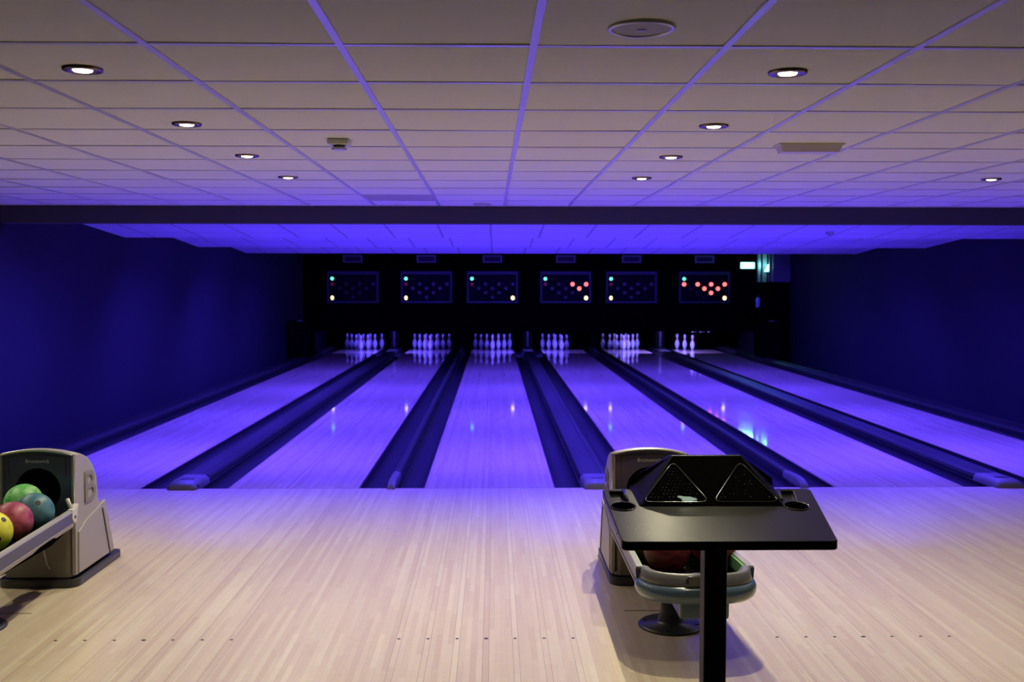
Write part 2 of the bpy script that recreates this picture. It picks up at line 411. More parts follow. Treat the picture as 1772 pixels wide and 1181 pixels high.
# ------------------------------------------------------------------ black light fixtures
fx = None
NAMEG = ['left pair of lanes', 'middle pair of lanes', 'right pair of lanes']
BN = ['the dark ceiling beam', 'the nearest ceiling baffle', 'the middle ceiling baffle', 'the farthest ceiling baffle']
for bi, y in enumerate(BAFFLE):
    for gi, x in enumerate(WIDEG):
        lab = 'long violet black light hidden behind %s over the %s' % (BN[bi], NAMEG[gi])
        t = thing('black_light', lab, 'lamp', (x, y+.03, 2.33), 'black lights behind the beam and baffles')
        bm = B(); box(bm, -.95, .95, -.03, .0, -.03, .03); obj('housing', bm, MT['housing'], t)
        bm = B(); box(bm, -.93, .93, .0, .008, -.02, .02); obj('tube', bm, MT['tubeglow'], t)
        area('lamp', (0, -.01, -.035), (0, .12, -1), 1.9, .05, P_LANE[bi], BLUE, t, spread=150)
        area('up_lamp', (0, .012, .01), (0, .9, .35), 1.9, .04, P_UP[bi], BLUE, t)
for gi, x in enumerate(WIDEG):
    t = thing('black_light_flood', 'compact violet flood lamp behind the dark beam aimed at approach before %s' % NAMEG[gi], 'lamp', (x-.2, 1.72, 2.36), 'flood lamps behind the beam')
    bm = B(); box(bm, -.12, .12, -.03, .07, .0, .06); obj('housing', bm, MT['housing'], t)
    area('lamp', (0, 0, -.006), (0, -.75, -.66), .22, .05, P_APPROACH, BLUE, t)

# ------------------------------------------------------------------ lanes
def make_lane(i):
    c = LANE[i]
    t = thing('bowling_lane', 'glossy violet-lit maple bowling lane, %s' % ['leftmost of the six beside the navy wall', 'second from the left', 'third from the left in the middle', 'fourth from the left, behind the black console', 'fifth from the left', 'rightmost of the six'][i], 'bowling lane', (c, 0, 0), 'six bowling lanes')
    bm = B(); box(bm, -LW/2, LW/2, 0.0, 18.35, -.06, 0); obj('lane_surface', bm, MT['lane'], t)
    bm = B(); box(bm, -LW/2, LW/2, 18.35, 19.35, -.06, 0); obj('pin_deck', bm, MT['deck'], t)
    bm = B(); box(bm, -LW/2+.002, LW/2-.002, 5.825, 5.829, 0, .0005); obj('seam', bm, MT['mark'], t)
    for k in range(-3, 4):
        y = 4.80-.30*abs(k); x = k*.1364; bm = B()
        prism(bm, [(x-.014, y), (x, y+.15), (x+.014, y), (x, y+.03)], 'z', 0, .0006); obj('arrow', bm, MT['mark'], t)
    for x in (-.30, -.22, .22, .30, -.41, .41, -.14, .14):
        bm = B(); lathe(bm, [(.009, 0), (.009, .0006)], 10, (x, 2.13, 0)); obj('guide_dot', bm, MT['mark'], t)
    for sx in (-1, 1):
        bm = B(); box(bm, sx*.23-.012, sx*.23+.012, 10.4, 11.2, 0, .0006); obj('range_mark', bm, MT['mark'], t)
for i in range(6): make_lane(i)
# approach dots
dotn = 0
for i in range(6):
    t = thing('dot_row', 'row of seven dark dots inlaid in the approach before the %s' % ORDL[i], 'floor dots', (LANE[i], -3.66, 0), 'rows of approach dots')
    for k in range(-3, 4):
        bm = B(); lathe(bm, [(.0105 if k == 0 else .008, 0), (.0105 if k == 0 else .008, .0007)], 12, (k*.1364, 0, 0)); obj('dot', bm, MT['dot'], t)

def gutter(x0, x1, lab):
    c = (x0+x1)/2; hw_ = (x1-x0)/2; t = []
    outer = []; inner = []
    for k in range(0, 13):
        a = PI*k/12; inner.append((-math.cos(a)*(hw_-.012), -.012-math.sin(a)*.085))
    sect = [(-hw_, -.004), (-hw_+.012, -.004)]+inner[0:]+[(hw_-.012, -.004), (hw_, -.004), (hw_, -.115), (-hw_, -.115)]
    sect = [(a_*.985, b_) for a_, b_ in sect]
    bm = B(); prism(bm, sect, 'y', .0, 19.2)
    o = obj('gutter', bm, MT['gutter']); o.location = (c, 0, 0)
    return setp(o, lab, 'gutter', 'lane gutters')
def end_taper(bm_path): pass
GUT = .235
LN = ['leftmost', 'second', 'third', 'fourth', 'fifth', 'rightmost']
for i in range(6):
    c = LANE[i]
    q = ORDL[i]
    gutter(c-LW/2-GUT, c-LW/2, 'dark rounded gutter along the left edge of the %s' % q)
    gutter(c+LW/2, c+LW/2+GUT, 'dark rounded gutter along the right edge of the %s' % q)

def wide_cap(c, wd, lab, ends=True, y0=0.0):
    t = thing('lane_capping', lab, 'lane divider', (c, 0, 0), 'broad cappings over the ball tracks')
    h = wd/2
    # sectional profile, low towards gutters with a raised strip on the right
    sect = [(-h, -.115), (-h, .02), (-h+.012, .042), (-h+.05, .050), (h-.075, .050), (h-.068, .044), (h-.058, .050), (h-.03, .052), (h-.008, .035), (h, .012), (h, -.115)]
    bm = B(); prism(bm, sect, 'y', .36 if ends else .0, 19.2); obj('capping', bm, MT['cap'], t)
    if ends:
        bm = B()
        rows = []
        for y, s, zt in ((.36, 1.0, .051), (.2, 1.0, .056), (.05, 1.0, .060), (-.02, .99, .056), (-.05, .95, .044), (-.068, .90, .022), (-.072, .86, .0008)):
            base = .0008 if y < 0.002 else -.115
            xs = [-h*s, -h*s+.004, -h*s+.03, 0, h*s-.04, h*s-.008, h*s]
            zs = [base, zt*.45 if y > -.06 else zt*.8, zt, zt, zt, zt*.5 if y > -.06 else zt*.8, base]
            rows.append([bm.verts.new((x, y, z)) for x, z in zip(xs, zs)])
        for a, b in zip(rows, rows[1:]):
            for k in range(6): bm.faces.new((a[k], a[k+1], b[k+1], b[k]))
            bm.faces.new((a[0], b[0], b[6], a[6]))
        bm.faces.new(rows[0]); bm.faces.new(rows[-1][::-1])
        e = obj('end_cap', bm, MT['capend'], t, smooth=True)
        bm = B(); box(bm, -.05, .055, .085, .135, .055, .0625); obj('badge', bm, MT['skirt'], t, bevel=.002)
        bm = B()
        tube(bm, [(h-.02, .0, .026), (h-.001, .0, .024)], .011, 10); obj('screw', bm, MT['hole'], t)
    return t
for g, nm in zip(WIDEG, ['between the leftmost two lanes', 'between the middle two lanes', 'between the rightmost two lanes']):
    wide_cap(g, GW-2*GUT, 'broad grey plastic capping with rounded beige end, %s' % nm)
wide_cap(LANE[0]-LW/2-GUT-.14, .28, 'dark capping running along the foot of the left wall', ends=False)
wide_cap(LANE[5]+LW/2+GUT+.14, .28, 'dark capping running along the foot of the right wall', ends=False)
for g, nm in zip(NARG, ['between the second and third lanes', 'between the fourth and fifth lanes']):
    t = thing('lane_divider', 'narrow grey divider rail with curved front end %s' % nm, 'lane divider', (g, 0, 0), 'narrow lane dividers')
    h = (GN-2*GUT)/2
    bm = B(); prism(bm, [(-h, -.115), (-h, .03), (-h+.008, .046), (0, .052), (h-.008, .046), (h, .03), (h, -.115)], 'y', .5, 19.2); obj('rail', bm, MT['cap'], t, smooth=False)
    bm = B(); rows = []
    for y, z in ((.5, .052), (.4, .058), (.28, .064), (.15, .067), (.05, .062), (-.0, .05), (-.035, .030), (-.05, .012), (-.055, .0008)):
        base = .0008 if y <= .001 else -.115
        ww = h*.98
        rows.append([bm.verts.new(p) for p in ((-ww, y, base), (-ww, y, max(base+.0004, z-.018)), (-ww*.65, y, z), (ww*.1, y, z), (ww*.25, y, z-.006), (ww*.7, y, z-.004), (ww, y, max(base+.0004, z-.02)), (ww, y, base))])
    for a, b in zip(rows, rows[1:]):
        for k in range(7): bm.faces.new((a[k], a[k+1], b[k+1], b[k]))
        bm.faces.new((a[0], b[0], b[7], a[7]))
    bm.faces.new(rows[0]); bm.faces.new(rows[-1][::-1])
    obj('curved_end', bm, MT['capend'], t, smooth=True)

# partitions beside the pin decks
for k, (x, lab) in enumerate([(WIDEG[0], 'between the leftmost two lanes'), (WIDEG[1], 'between the middle two lanes'), (WIDEG[2], 'between the rightmost two lanes'), (NARG[0], 'between the second and third lanes'), (NARG[1], 'between the fourth and fifth lanes')]):
    t = thing('pin_pit_partition', 'black partition with a slim front post in the pin pit %s' % lab, 'partition', (x, 18.1, .055), 'partitions between the pin pits')
    h = .11 if k < 3 else .03
    bm = B(); box(bm, -h, h, .03, 2.3, 0, .62); obj('panel', bm, MT['black'], t)
    if k < 3:
        bm = B(); box(bm, -.028, .028, -.03, .03, 0, .62); obj('front_post', bm, MT['gutter'], t)
        bm = B(); box(bm, -.13, .13, -.10, .03, 0, .035); obj('foot_block', bm, MT['black'], t)

# ------------------------------------------------------------------ pins
PROF = [(.0, 0), (.0258, 0), (.0290, .01), (.0390, .03), (.0498, .0572), (.0563, .0857), (.0605, .1143), (.0579, .149), (.0473, .184), (.0328, .216), (.0248, .238), (.0229, .254), (.0239, .273), (.0275, .298), (.0313, .3215), (.0323, .343), (.029, .362), (.018, .376), (0, .381)]
bm = B(); lathe(bm, PROF, 24); pin0 = obj('bowling_pin', bm, MT['pin'], smooth=True)
first = True
SPOT = {1: (0, 0), 2: (-1, 1), 3: (1, 1), 4: (-2, 2), 5: (0, 2), 6: (2, 2), 7: (-3, 3), 8: (-1, 3), 9: (1, 3), 10: (3, 3)}
PL = {1: 'head pin at the front', 2: 'second row, left', 3: 'second row, right', 4: 'third row, left', 5: 'third row, middle', 6: 'third row, right', 7: 'back row, far left', 8: 'back row, inner left', 9: 'back row, inner right', 10: 'back row, far right'}
STAND = [range(1, 11), range(1, 11), range(1, 11), (1, 2, 3, 4, 5, 7, 8), range(1, 11), (1, 2, 4)]
for i in range(6):
    for p in STAND[i]:
        a, b = SPOT[p]
        o = pin0 if first else pin0.copy()
        if not first: COL.objects.link(o)
        first = False
        o.location = (LANE[i]+a*.1524, 18.43+b*.264, 0)
        setp(o, 'white bowling pin on the %s, %s' % (ORDL[i], PL[p]), 'bowling pin', 'bowling pins standing at the lane ends')
# pins lifted by the machine over the right lane, only their feet show below the masking
for k in range(5):
    o = pin0.copy(); COL.objects.link(o)
    o.location = (LANE[5]+.12+k*.105-.03, 18.9+(k % 2)*.15, .425)
    setp(o, '%s white pin foot hanging under the masking above the rightmost lane' % ['first', 'second', 'third', 'fourth', 'fifth'][k], 'bowling pin', 'pins held up by the machine')
    o['label'] = 'lifted bowling pin above the rightmost lane, %s counting from the left' % ['first', 'second', 'third', 'fourth', 'fifth'][k]
t = thing('pin_rack', 'dark pin setting rack above the pins of the rightmost lane', 'machine', (LANE[5], 18.9, .815))
bm = B(); box(bm, -.5, .6, -.25, .3, 0, .12); obj('rack_tray', bm, MT['black'], t)
for sx in (-.45, .55):
    bm = B(); box(bm, sx-.03, sx+.03, -.05, .05, .12, 1.78); obj('hanger', bm, MT['black'], t)
# pin lamps
for gi, x in enumerate(WIDEG):
    t = thing('pin_deck_lamp', 'pale lamp behind the masking lighting the pins of the %s' % NAMEG[gi], 'lamp', (x, 17.10, .80), 'lamps behind the masking')
    bm = B(); box(bm, -.5, .5, -.035, .015, .0, .06); obj('housing', bm, MT['black'], t)
    bm = B(); box(bm, -.48, .48, -.03, .01, -.008, .0); obj('tube', bm, MT['pinglow'], t)
    area('lamp', (0, 0.02, -.014), (0, .42, -.9), .9, .05, P_PINS[gi], [(.10, .065, 1), (.10, .065, 1), (.20, .155, 1)][gi], t)

# ------------------------------------------------------------------ pin indicator boards and vents
def zpx(v): return 1.994-(v-470)*.01404
RX = [-.4965, -.1655, .1655, .4965]
LAMPS = {7: (RX[0], 1.685), 8: (RX[1], 1.685), 9: (RX[2], 1.685), 10: (RX[3], 1.685), 4: (-.331, 1.58), 5: (0, 1.58), 6: (.331, 1.58), 2: (-.1655, 1.477), 3: (.1655, 1.477), 1: (0, 1.365)}
LIT = [(), (), (), (6, 9, 10), (), (7, 8, 9, 10, 5, 6, 3)]
YSIDE = [-1, -1, 1, 1, -1, 1]
BL = ['pin indicator board above the leftmost lane, green and left yellow lamps lit', 'pin indicator board above the second lane from left, no red lamps lit',
      'pin indicator board above the third lane from left, yellow lamp at right lit', 'pin indicator board above the fourth lane from left, three red lamps lit',
      'pin indicator board above the fifth lane from left, no red lamps lit', 'pin indicator board above the rightmost lane, seven red lamps lit']
def disc(x, z, r, rz=None, y0=-.035, y1=-.012):
    bm = B(); rz = rz or r
    prism(bm, [(x+r*math.cos(2*PI*k/20), z+rz*math.sin(2*PI*k/20)) for k in range(20)], 'y', y0, y1); return bm
for i in range(6):
    t = thing('indicator_board', BL[i], 'indicator board', (LANE[i], YM, 1.226), 'pin indicator boards on the masking')
    z0 = 1.226; H = .768; hw_ = .62
    bm = B(); box(bm, -hw_+.03, hw_-.03, -.02, 0, .03, H-.05); obj('panel', bm, MT['blackgloss'], t)
    bm = B()
    box(bm, -hw_, hw_, -.04, 0, 0, .045); box(bm, -hw_, hw_, -.04, 0, H-.075, H)
    box(bm, -hw_, -hw_+.045, -.04, 0, .045, H-.075); box(bm, hw_-.045, hw_, -.04, 0, .045, H-.075); obj('frame', bm, MT['frame'], t)
    for p, (x, z) in LAMPS.items():
        lit = p in LIT[i]
        m_ = MT['red'] if lit else (MT['dim'] if p == 7 else MT['off'])
        o = obj('pin_lamp', disc(x, z-z0, .05 if lit else .042), m_, t)
        if lit: o['label'] = 'lit red pin lamp'
    o = obj('ready_lamp', disc(RX[0], 1.816-z0, .043), MT['green'], t); o['label'] = 'lit green lamp'
    x = YSIDE[i]*.4965
    o = obj('throw_lamp', disc(x, 1.350-z0, .038 if YSIDE[i] < 0 else .046, .052), MT['yellow'], t); o['label'] = 'lit yellow lamp'
for i in range(6):
    t = thing('ventilation_grille', 'small framed grille near the ceiling over the %s' % ORDL[i], 'vent', (LANE[i], YM, 2.204), 'framed grilles above the indicator boards')
    bm = B(); box(bm, -.235, .235, -.03, 0, 0, .035); box(bm, -.235, .235, -.03, 0, .147, .182)
    box(bm, -.235, -.195, -.03, 0, .035, .147); box(bm, .195, .235, -.03, 0, .035, .147); obj('frame', bm, MT['ventf'], t)
    bm = B(); box(bm, -.195, .195, -.008, 0, .035, .147)
    for k in range(5): box(bm, -.195, .195, -.018, -.008, .045+k*.021, .052+k*.021)
    obj('slats', bm, MT['frame'], t)

# exit sign, pillar and bits at the far right
t = thing('exit_sign', 'brightly glowing green-white exit sign on the black wall at far right', 'exit sign', (6.21, YM, 2.06))
bm = B(); box(bm, -.19, .19, -.06, 0, 0, .17); obj('case', bm, MT['frame'], t)
bm = B(); box(bm, -.17, .17, -.066, -.06, .012, .158); obj('lit_panel', bm, MT['exit'], t)
bm = B(); box(bm, -.14, .0, -.069, -.066, .03, .14); prism(bm, [(.03, .075), (.08, .075), (.08, .045), (.14, .085), (.08, .125), (.08, .095), (.03, .095)], 'y', -.069, -.066); obj('white_symbol', bm, MT['exitw'], t)
area('lamp', (0, -.08, .08), (0, -1, 0), .34, .14, 4, (.2, .95, 1.0), t)
bm = B(); box(bm, 6.45, XR, 15.5, YM, 1.74, 2.50); p1 = struct('trim_2', bm, MT['pillar'])
bm = B()
for y in (15.7, 15.95, 16.5): box(bm, 6.42, 6.45, y, y+.05, 1.74, 2.50)
obj('pipes', bm, MT['frame'], p1)
bm = B(); box(bm, 6.45, XR, 15.5, YM, -.12, 1.74); struct('trim_3', bm, MT['black'])
t = thing('cyan_wedge', 'small wedge-shaped cyan-glowing piece on the pillar right of the exit sign', 'lamp', (6.45, 15.85, 1.98))
bm = B(); prism(bm, [(-.10, 0), (0, 0), (0, .17), (-.02, .17)], 'y', -.05, .05); obj('lens', bm, MT['exit'], t)  # wedge with cyan emission on the pillar's left face
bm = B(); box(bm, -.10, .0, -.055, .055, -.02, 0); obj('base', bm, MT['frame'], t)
t = thing('fire_extinguisher', 'small violet-glowing extinguisher hung on the dark pillar below the exit sign', 'extinguisher', (6.39, 16.6, 1.13))
bm = B(); lathe(bm, [(0, 0), (.045, 0), (.05, .02), (.05, .2), (.03, .235), (.015, .24), (0, .24)], 16); obj('cylinder', bm, MT['violet'], t, smooth=True)
bm = B(); box(bm, -.03, .03, -.02, .02, .24, .29); box(bm, -.01, .06, -.01, .01, .05, .09); obj('valve', bm, MT['frame'], t)
for x, lab in ((-4.28, 'black cabinet box at the far end beside the left wall'), (6.25, 'black cabinet box at the far end beside the right wall')):
    t = thing('machine_cabinet', lab, 'cabinet', (x, 15.1, .056), 'cabinets flanking the masking')
    bm = B(); box(bm, -.25, .25, -.3, .3, 0, .80); obj('case', bm, MT['black'], t, bevel=.01)
    bm = B(); box(bm, -.05, .06, -.30, -.24, .80, .815); obj('handle', bm, MT['ventf'], t)

# ------------------------------------------------------------------ ceiling fittings
t0 = None
cols = [-3.82, -1.38, 1.06, 3.5, 5.9]; rows = [-1.22, -2.42, -3.60, -4.826]
cn = ['far left column', 'left column', 'right column', 'second column from the right wall', 'column by the right wall']
rn = ['nearest the beam', 'second from the beam', 'third from the beam', 'fourth from the beam', 'fifth from the beam']
for j, y in enumerate(rows):
    for i, x in enumerate(cols):
        lab = 'recessed round downlight in the %s, %s' % (cn[i], rn[j])
        if t0 is None:
            t0 = thing('downlight', lab, 'ceiling light', (x, y, ZC), 'recessed ceiling downlights')
            bm = B()
            pr = [(.068, .004), (.066, -.004), (.060, -.006), (.054, -.003), (.050, -.006), (.046, -.002), (.040, -.004), (.034, .004), (.068, .004)]
            rings = [[bm.verts.new((r*math.cos(2*PI*k/32), r*math.sin(2*PI*k/32), z)) for k in range(32)] for r, z in pr[:-1]]
            for a, b in zip(rings, rings[1:]):
                for k in range(32): bm.faces.new((a[k], a[(k+1) % 32], b[(k+1) % 32], b[k]))
            obj('ring', bm, MT['bronze'], t0, smooth=True)
            bm = B(); lathe(bm, [(0, .003), (.034, .003), (.034, .0), (.030, -.006), (.015, -.009), (0, -.010)], 24); obj('bulb', bm, MT['bulb'], t0, smooth=True)
            l = bpy.data.lights.new('lamp', 'SPOT'); l.energy = P_DOWN; l.color = WARM; l.spot_size = math.radians(104); l.spot_blend = .85; l.shadow_soft_size = .018
            l.energy = P_ROW[j]*P_COL[i]
            lo = bpy.data.objects.new('lamp', l); COL.objects.link(lo); lo.location = (0, 0, -.045); lo.rotation_euler = (-.26, 0, 0); lo.parent = t0
        else:
            r = dup(t0, (x, y, ZC), lab)
            for ch in r.children:
                if ch.type == 'LIGHT': ch.data.energy = P_ROW[j]*P_COL[i]
# round ceiling speaker
t = thing('ceiling_speaker', 'large round ceiling speaker with pale rim near the top of the view', 'speaker', (.463, -5.44, ZC+.004))
bm = B(); pr = [(.098, 0), (.098, -.006), (.094, -.009), (.086, -.008), (.083, -.003), (.083, 0)]
rings = [[bm.verts.new((r*math.cos(2*PI*k/48), r*math.sin(2*PI*k/48), z)) for k in range(48)] for r, z in pr]
for a, b in zip(rings, rings[1:]):
    for k in range(48): bm.faces.new((a[k], a[(k+1) % 48], b[(k+1) % 48], b[k]))
obj('rim', bm, MT['tbar'], t, smooth=True)
bm = B(); lathe(bm, [(0, 0), (.083, 0), (.083, -.004), (0, -.006)], 40); obj('grille', bm, MT['grille'], t)
bm = B(); box(bm, -.012, .014, -.004, .004, -.0085, -.005); obj('badge', bm, MT['violet'], t)
# smoke detector
t = thing('smoke_detector', 'small pale smoke detector on the ceiling left of the middle', 'smoke detector', (-.757, -3.07, ZC+.004))
bm = B(); box(bm, -.056, .056, -.056, .056, -.028, 0); obj('base', bm, MT['ivory'], t, bevel=.008)
bm = B(); lathe(bm, [(.032, -.027), (.026, -.040), (.0, -.040)], 24); obj('chamber', bm, MT['skirt'], t)
bm = B(); lathe(bm, [(0, -.040), (.040, -.040), (.037, -.052), (0, -.054)], 28); obj('cap', bm, MT['tbar'], t, smooth=False)
# emergency light
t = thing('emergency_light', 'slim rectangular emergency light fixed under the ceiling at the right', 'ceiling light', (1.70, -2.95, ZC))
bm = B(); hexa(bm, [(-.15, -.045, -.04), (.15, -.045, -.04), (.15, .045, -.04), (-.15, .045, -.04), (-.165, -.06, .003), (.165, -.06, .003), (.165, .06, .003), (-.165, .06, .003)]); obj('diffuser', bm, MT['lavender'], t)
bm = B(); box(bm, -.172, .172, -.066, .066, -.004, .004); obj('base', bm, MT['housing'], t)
t = thing('ceiling_sensor', 'faint round sensor on the ceiling tile close to the beam', 'sensor', (-.068, 1.13, ZC+.004))
bm = B(); lathe(bm, [(0, 0), (.085, 0), (.08, -.012), (0, -.016)], 28); obj('cover', bm, MT['grille'], t)
bm = B(); lathe(bm, [(0, -.015), (.03, -.015), (.025, -.022), (0, -.024)], 20); obj('lens', bm, MT['tbar'], t)
t = thing('lane_ceiling_sensor', 'tiny round sensor on the violet sloping ceiling above the rightmost lanes', 'sensor', (4.05, 4.0, 2.30))
bm = B(); lathe(bm, [(0, .01), (.05, .01), (.045, -.03), (0, -.035)], 20); obj('cover', bm, MT['rail'], t)
bm = B(); lathe(bm, [(0, -.034), (.02, -.034), (.015, -.042), (0, -.043)], 16); obj('lens', bm, MT['skirt'], t)

# ------------------------------------------------------------------ ball returns
HOOD = [(-2.79, .065), (-2.775, .73), (-2.70, .725), (-2.60, .690), (-2.52, .630), (-2.47, .555), (-2.455, .43), (-2.44, .40), (-2.37, .385), (-2.335, .30), (-2.310, .285), (-2.295, .20), (-2.270, .185), (-2.250, .10), (-2.235, .065)]
def ball_return(c, rc, dz, lab):
    """c: hood centre x, rc: rack centre x, dz: rack height offset"""
    t = thing('ball_return', lab, 'ball return', (c, -2.79, 0), 'ball returns on the approach')
    OX, OY = c, -2.79
    def o_(name, bm, m, par=t, **k):
        bmesh.ops.translate(bm, verts=bm.verts[:], vec=(-OX, -OY, 0)); return obj(name, bm, m, par, **k)
    h = .212
    # skirt
    bm = B(); poly = []
    x0, x1, y0, y1, r = c-h-.006, c+h+.012, -2.812, -2.12, .06
    for cx, cy, a0 in ((x1-r, y0+r, -PI/2), (x1-.03, y1-.03, 0), (x0+.03, y1-.03, PI/2), (x0+r, y0+r, PI)):
        rr = r if a0 in (-PI/2, PI) else .03
        for k in range(7): a = a0+PI/2*k/6; poly.append((cx+rr*math.cos(a), cy+rr*math.sin(a)))
    prism(bm, poly, 'z', 0, .046); o_('skirt', bm, MT['skirt'], bevel=.006)
    # side panels
    for s in (-1, 1):
        bm = B(); prism(bm, HOOD, 'x', c+s*h, c+s*(h-.022)); side = o_('side_panel', bm, MT['shell'], bevel=.004)
        bm = B()   # lower moulded slab with stepped rear
        low = [(-2.765, .07), (-2.755, .30), (-2.64, .345), (-2.36, .40), (-2.33, .31), (-2.315, .295), (-2.29, .205), (-2.275, .19), (-2.245, .105), (-2.235, .07)]
        prism(bm, low, 'x', c+s*(h-.005), c+s*(h+.008))
        bmesh.ops.translate(bm, verts=bm.verts[:], vec=(-OX, -OY, 0)); obj('moulded_slab', bm, MT['shell'], side, bevel=.004)
        for k in range(3):   # raised ribs by the rear steps
            bm = B(); y = -2.42+k*.035; z = .36-k*.095
            prism(bm, [(y, z), (y+.012, z), (y+.05, z-.10), (y+.038, z-.10)], 'x', c+s*(h+.006), c+s*(h+.012))
            bmesh.ops.translate(bm, verts=bm.verts[:], vec=(-OX, -OY, 0)); obj('rib', bm, MT['skirt'], side)
        # emblem
        mtx = Matrix.Translation((s*(h+.001), .205, .515)) @ Matrix.Rotation(s*PI/2, 4, 'Z') @ Matrix.Rotation(PI/2, 4, 'X')
        text_mesh('emblem', 'B', .25, .006, MT['emblem'], side, mtx @ Matrix.Diagonal((1.3, 1, 1, 1)), bold=.001)
    # top and rear cover with a crowned section
    bm = B(); prof = HOOD[1:]; nx = 10; rows = []
    for py, pz in prof:
        row = []
        for k in range(nx+1):
            s = -1+2*k/nx; crown = .030*(1-s*s)*max(0, min(1, (pz-.35)/.3))
            row.append(bm.verts.new((c+s*(h-.001), py, pz+crown+.001)))
        rows.append(row)
    for a, b in zip(rows, rows[1:]):
        for k in range(nx): bm.faces.new((a[k], a[k+1], b[k+1], b[k]))
    o = o_('rear_cover', bm, MT['shell'], smooth=True); md = o.modifiers.new('solid', 'SOLIDIFY'); md.thickness = .006; md.offset = -1
    # face with round mouth
    yf = -2.757; r0 = .124; cz = .530; n = 64; zb = .385
    def topz(x): return .722+.030*(1-((x-c)/h)**2)
    bm = B(); R0 = []; R1 = []; R2 = []
    for k in range(n):
        a = 2*PI*k/n+.001; dx, dz_ = math.cos(a), math.sin(a)
        lo, hi = 0, 1.0
        for _ in range(30):
            m_ = (lo+hi)/2; x = c+dx*m_; z = cz+dz_*m_
            if abs(x-c) <= h-.022 and zb <= z <= topz(x)-.006: lo = m_
            else: hi = m_
        R0.append(bm.verts.new((c+dx*r0, yf, cz+dz_*r0))); R1.append(bm.verts.new((c+dx*lo, yf, cz+dz_*lo)))
        R2.append(bm.verts.new((c+dx*r0, yf+.02, cz+dz_*r0)))
    for k in range(n):
        j = (k+1) % n; bm.faces.new((R0[k], R0[j], R1[j], R1[k])); bm.faces.new((R0[k], R2[k], R2[j], R0[j]))
    face = o_('face', bm, MT['slate'])
    bm = B()   # mouth tunnel
    a_ = [bm.verts.new((c+(r0+.0)*math.cos(2*PI*k/n), yf+.02, cz+r0*math.sin(2*PI*k/n))) for k in range(n)]
    b_ = [bm.verts.new((c+(r0+.02)*math.cos(2*PI*k/n), -2.50, cz-.0+(r0*.9)*math.sin(2*PI*k/n))) for k in range(n)]
    for k in range(n): bm.faces.new((a_[k], a_[(k+1) % n], b_[(k+1) % n], b_[k]))
    bm.faces.new(b_); o_('mouth', bm, MT['hole'])
    # raised face plate upper part with recess outline
    bm = B(); tube(bm, [(c-.155, yf-.001, .61), (c-.155, yf-.001, .715), (c, yf-.001, .728), (c+.155, yf-.001, .715), (c+.155, yf-.001, .60)], .0022, 6); bmesh.ops.translate(bm, verts=bm.verts[:], vec=(-OX, -OY, 0)); obj('moulding_line', bm, MT['skirt'], face)
    # silver arch rim
    bm = B(); path = [(c-h+.006, -2.783, .42), (c-h+.006, -2.781, .60)]+[(c-h+.006+(2*h-.012)*k/14, -2.779, topz(c-h+.006+(2*h-.012)*k/14)+.004) for k in range(15)]+[(c+h-.006, -2.781, .60), (c+h-.006, -2.783, .42)]
    tube(bm, path, .0065, 8); o_('arch_rim', bm, MT['silver'], smooth=True)
    text_mesh('maker_name', 'Brunswick', .028, .0012, MT['letters'], face, Matrix.Translation((0, yf-OY-.0015, .692)) @ Matrix.Rotation(PI/2, 4, 'X'), bold=.0004, spacing=1.12)
    # lower front panel
    bm = B()
    poly = []
    for k in range(9): a = PI+PI/2*k/8; poly.append((c-h+.062+.04*math.cos(a), -2.745+.04*math.sin(a)))
    for k in range(9): a = 1.5*PI+PI/2*k/8; poly.append((c+h-.062+.04*math.cos(a), -2.745+.04*math.sin(a)))
    poly += [(c+h-.022, -2.70), (c-h+.022, -2.70)]
    prism(bm, poly, 'z', .052, .386); low = o_('lower_front', bm, MT['shell2'])
    bm = B(); tube(bm, [(c+.03, -2.788, .33), (c+.035, -2.790, .22), (c+.05, -2.789, .13), (c+.07, -2.787, .10)], .007, 8); bmesh.ops.translate(bm, verts=bm.verts[:], vec=(-OX, -OY, 0)); obj('front_rib', bm, MT['shell'], low, smooth=True)
    # rack bed
    zb_ = .322+dz
    bm = B()
    for k in range(8):
        pass
    prism(bm, [(c-.19, -2.80), (c+.19, -2.80), (rc+.235, -3.2), (rc+.235, -3.95), (rc+.15, -4.04), (rc-.15, -4.04), (rc-.235, -3.95), (rc-.235, -3.2)], 'z', zb_-.02, zb_+.006)
    o_('ball_tray', bm, MT['black'])
    bm = B(); box(bm, (c+rc)/2-.012, (c+rc)/2+.012, -3.93, -2.85, zb_+.006, zb_+.03); o_('centre_ridge', bm, MT['gutter'], bevel=.004)
    # rails
    zt = .412+dz
    for s in (-1, 1):
        a = Vector((c+s*.232, -2.845, zt)); b = Vector((rc+s*.268, -3.90, zt-.004))
        def R(p, o, z): return (p.x+s*o, p.y, p.z+z)
        bm = B(); hexa(bm, [R(a, -.036, -.012), R(a, .0, -.012), R(b, .0, -.012), R(b, -.036, -.012), R(a, -.032, .0), R(a, -.006, .0), R(b, -.006, .0), R(b, -.032, .0)])
        rl = o_('rail', bm, MT['rail'], bevel=.003)
        bm = B(); hexa(bm, [R(a, -.028, -.072), R(a, -.006, -.072), R(b, -.006, -.072), R(b, -.028, -.072), R(a, -.022, -.012), R(a, -.002, -.012), R(b, -.002, -.012), R(b, -.022, -.012)])
        bmesh.ops.translate(bm, verts=bm.verts[:], vec=(-OX, -OY, 0)); obj('rail_side', bm, MT['railside'], rl)
        bm = B(); hexa(bm, [R(a, -.034, -.094), R(a, -.008, -.094), R(b, -.008, -.094), R(b, -.034, -.094), R(a, -.034, -.072), R(a, -.001, -.072), R(b, -.001, -.072), R(b, -.034, -.072)])
        bmesh.ops.translate(bm, verts=bm.verts[:], vec=(-OX, -OY, 0)); obj('rail_lip', bm, MT['shell'], rl)
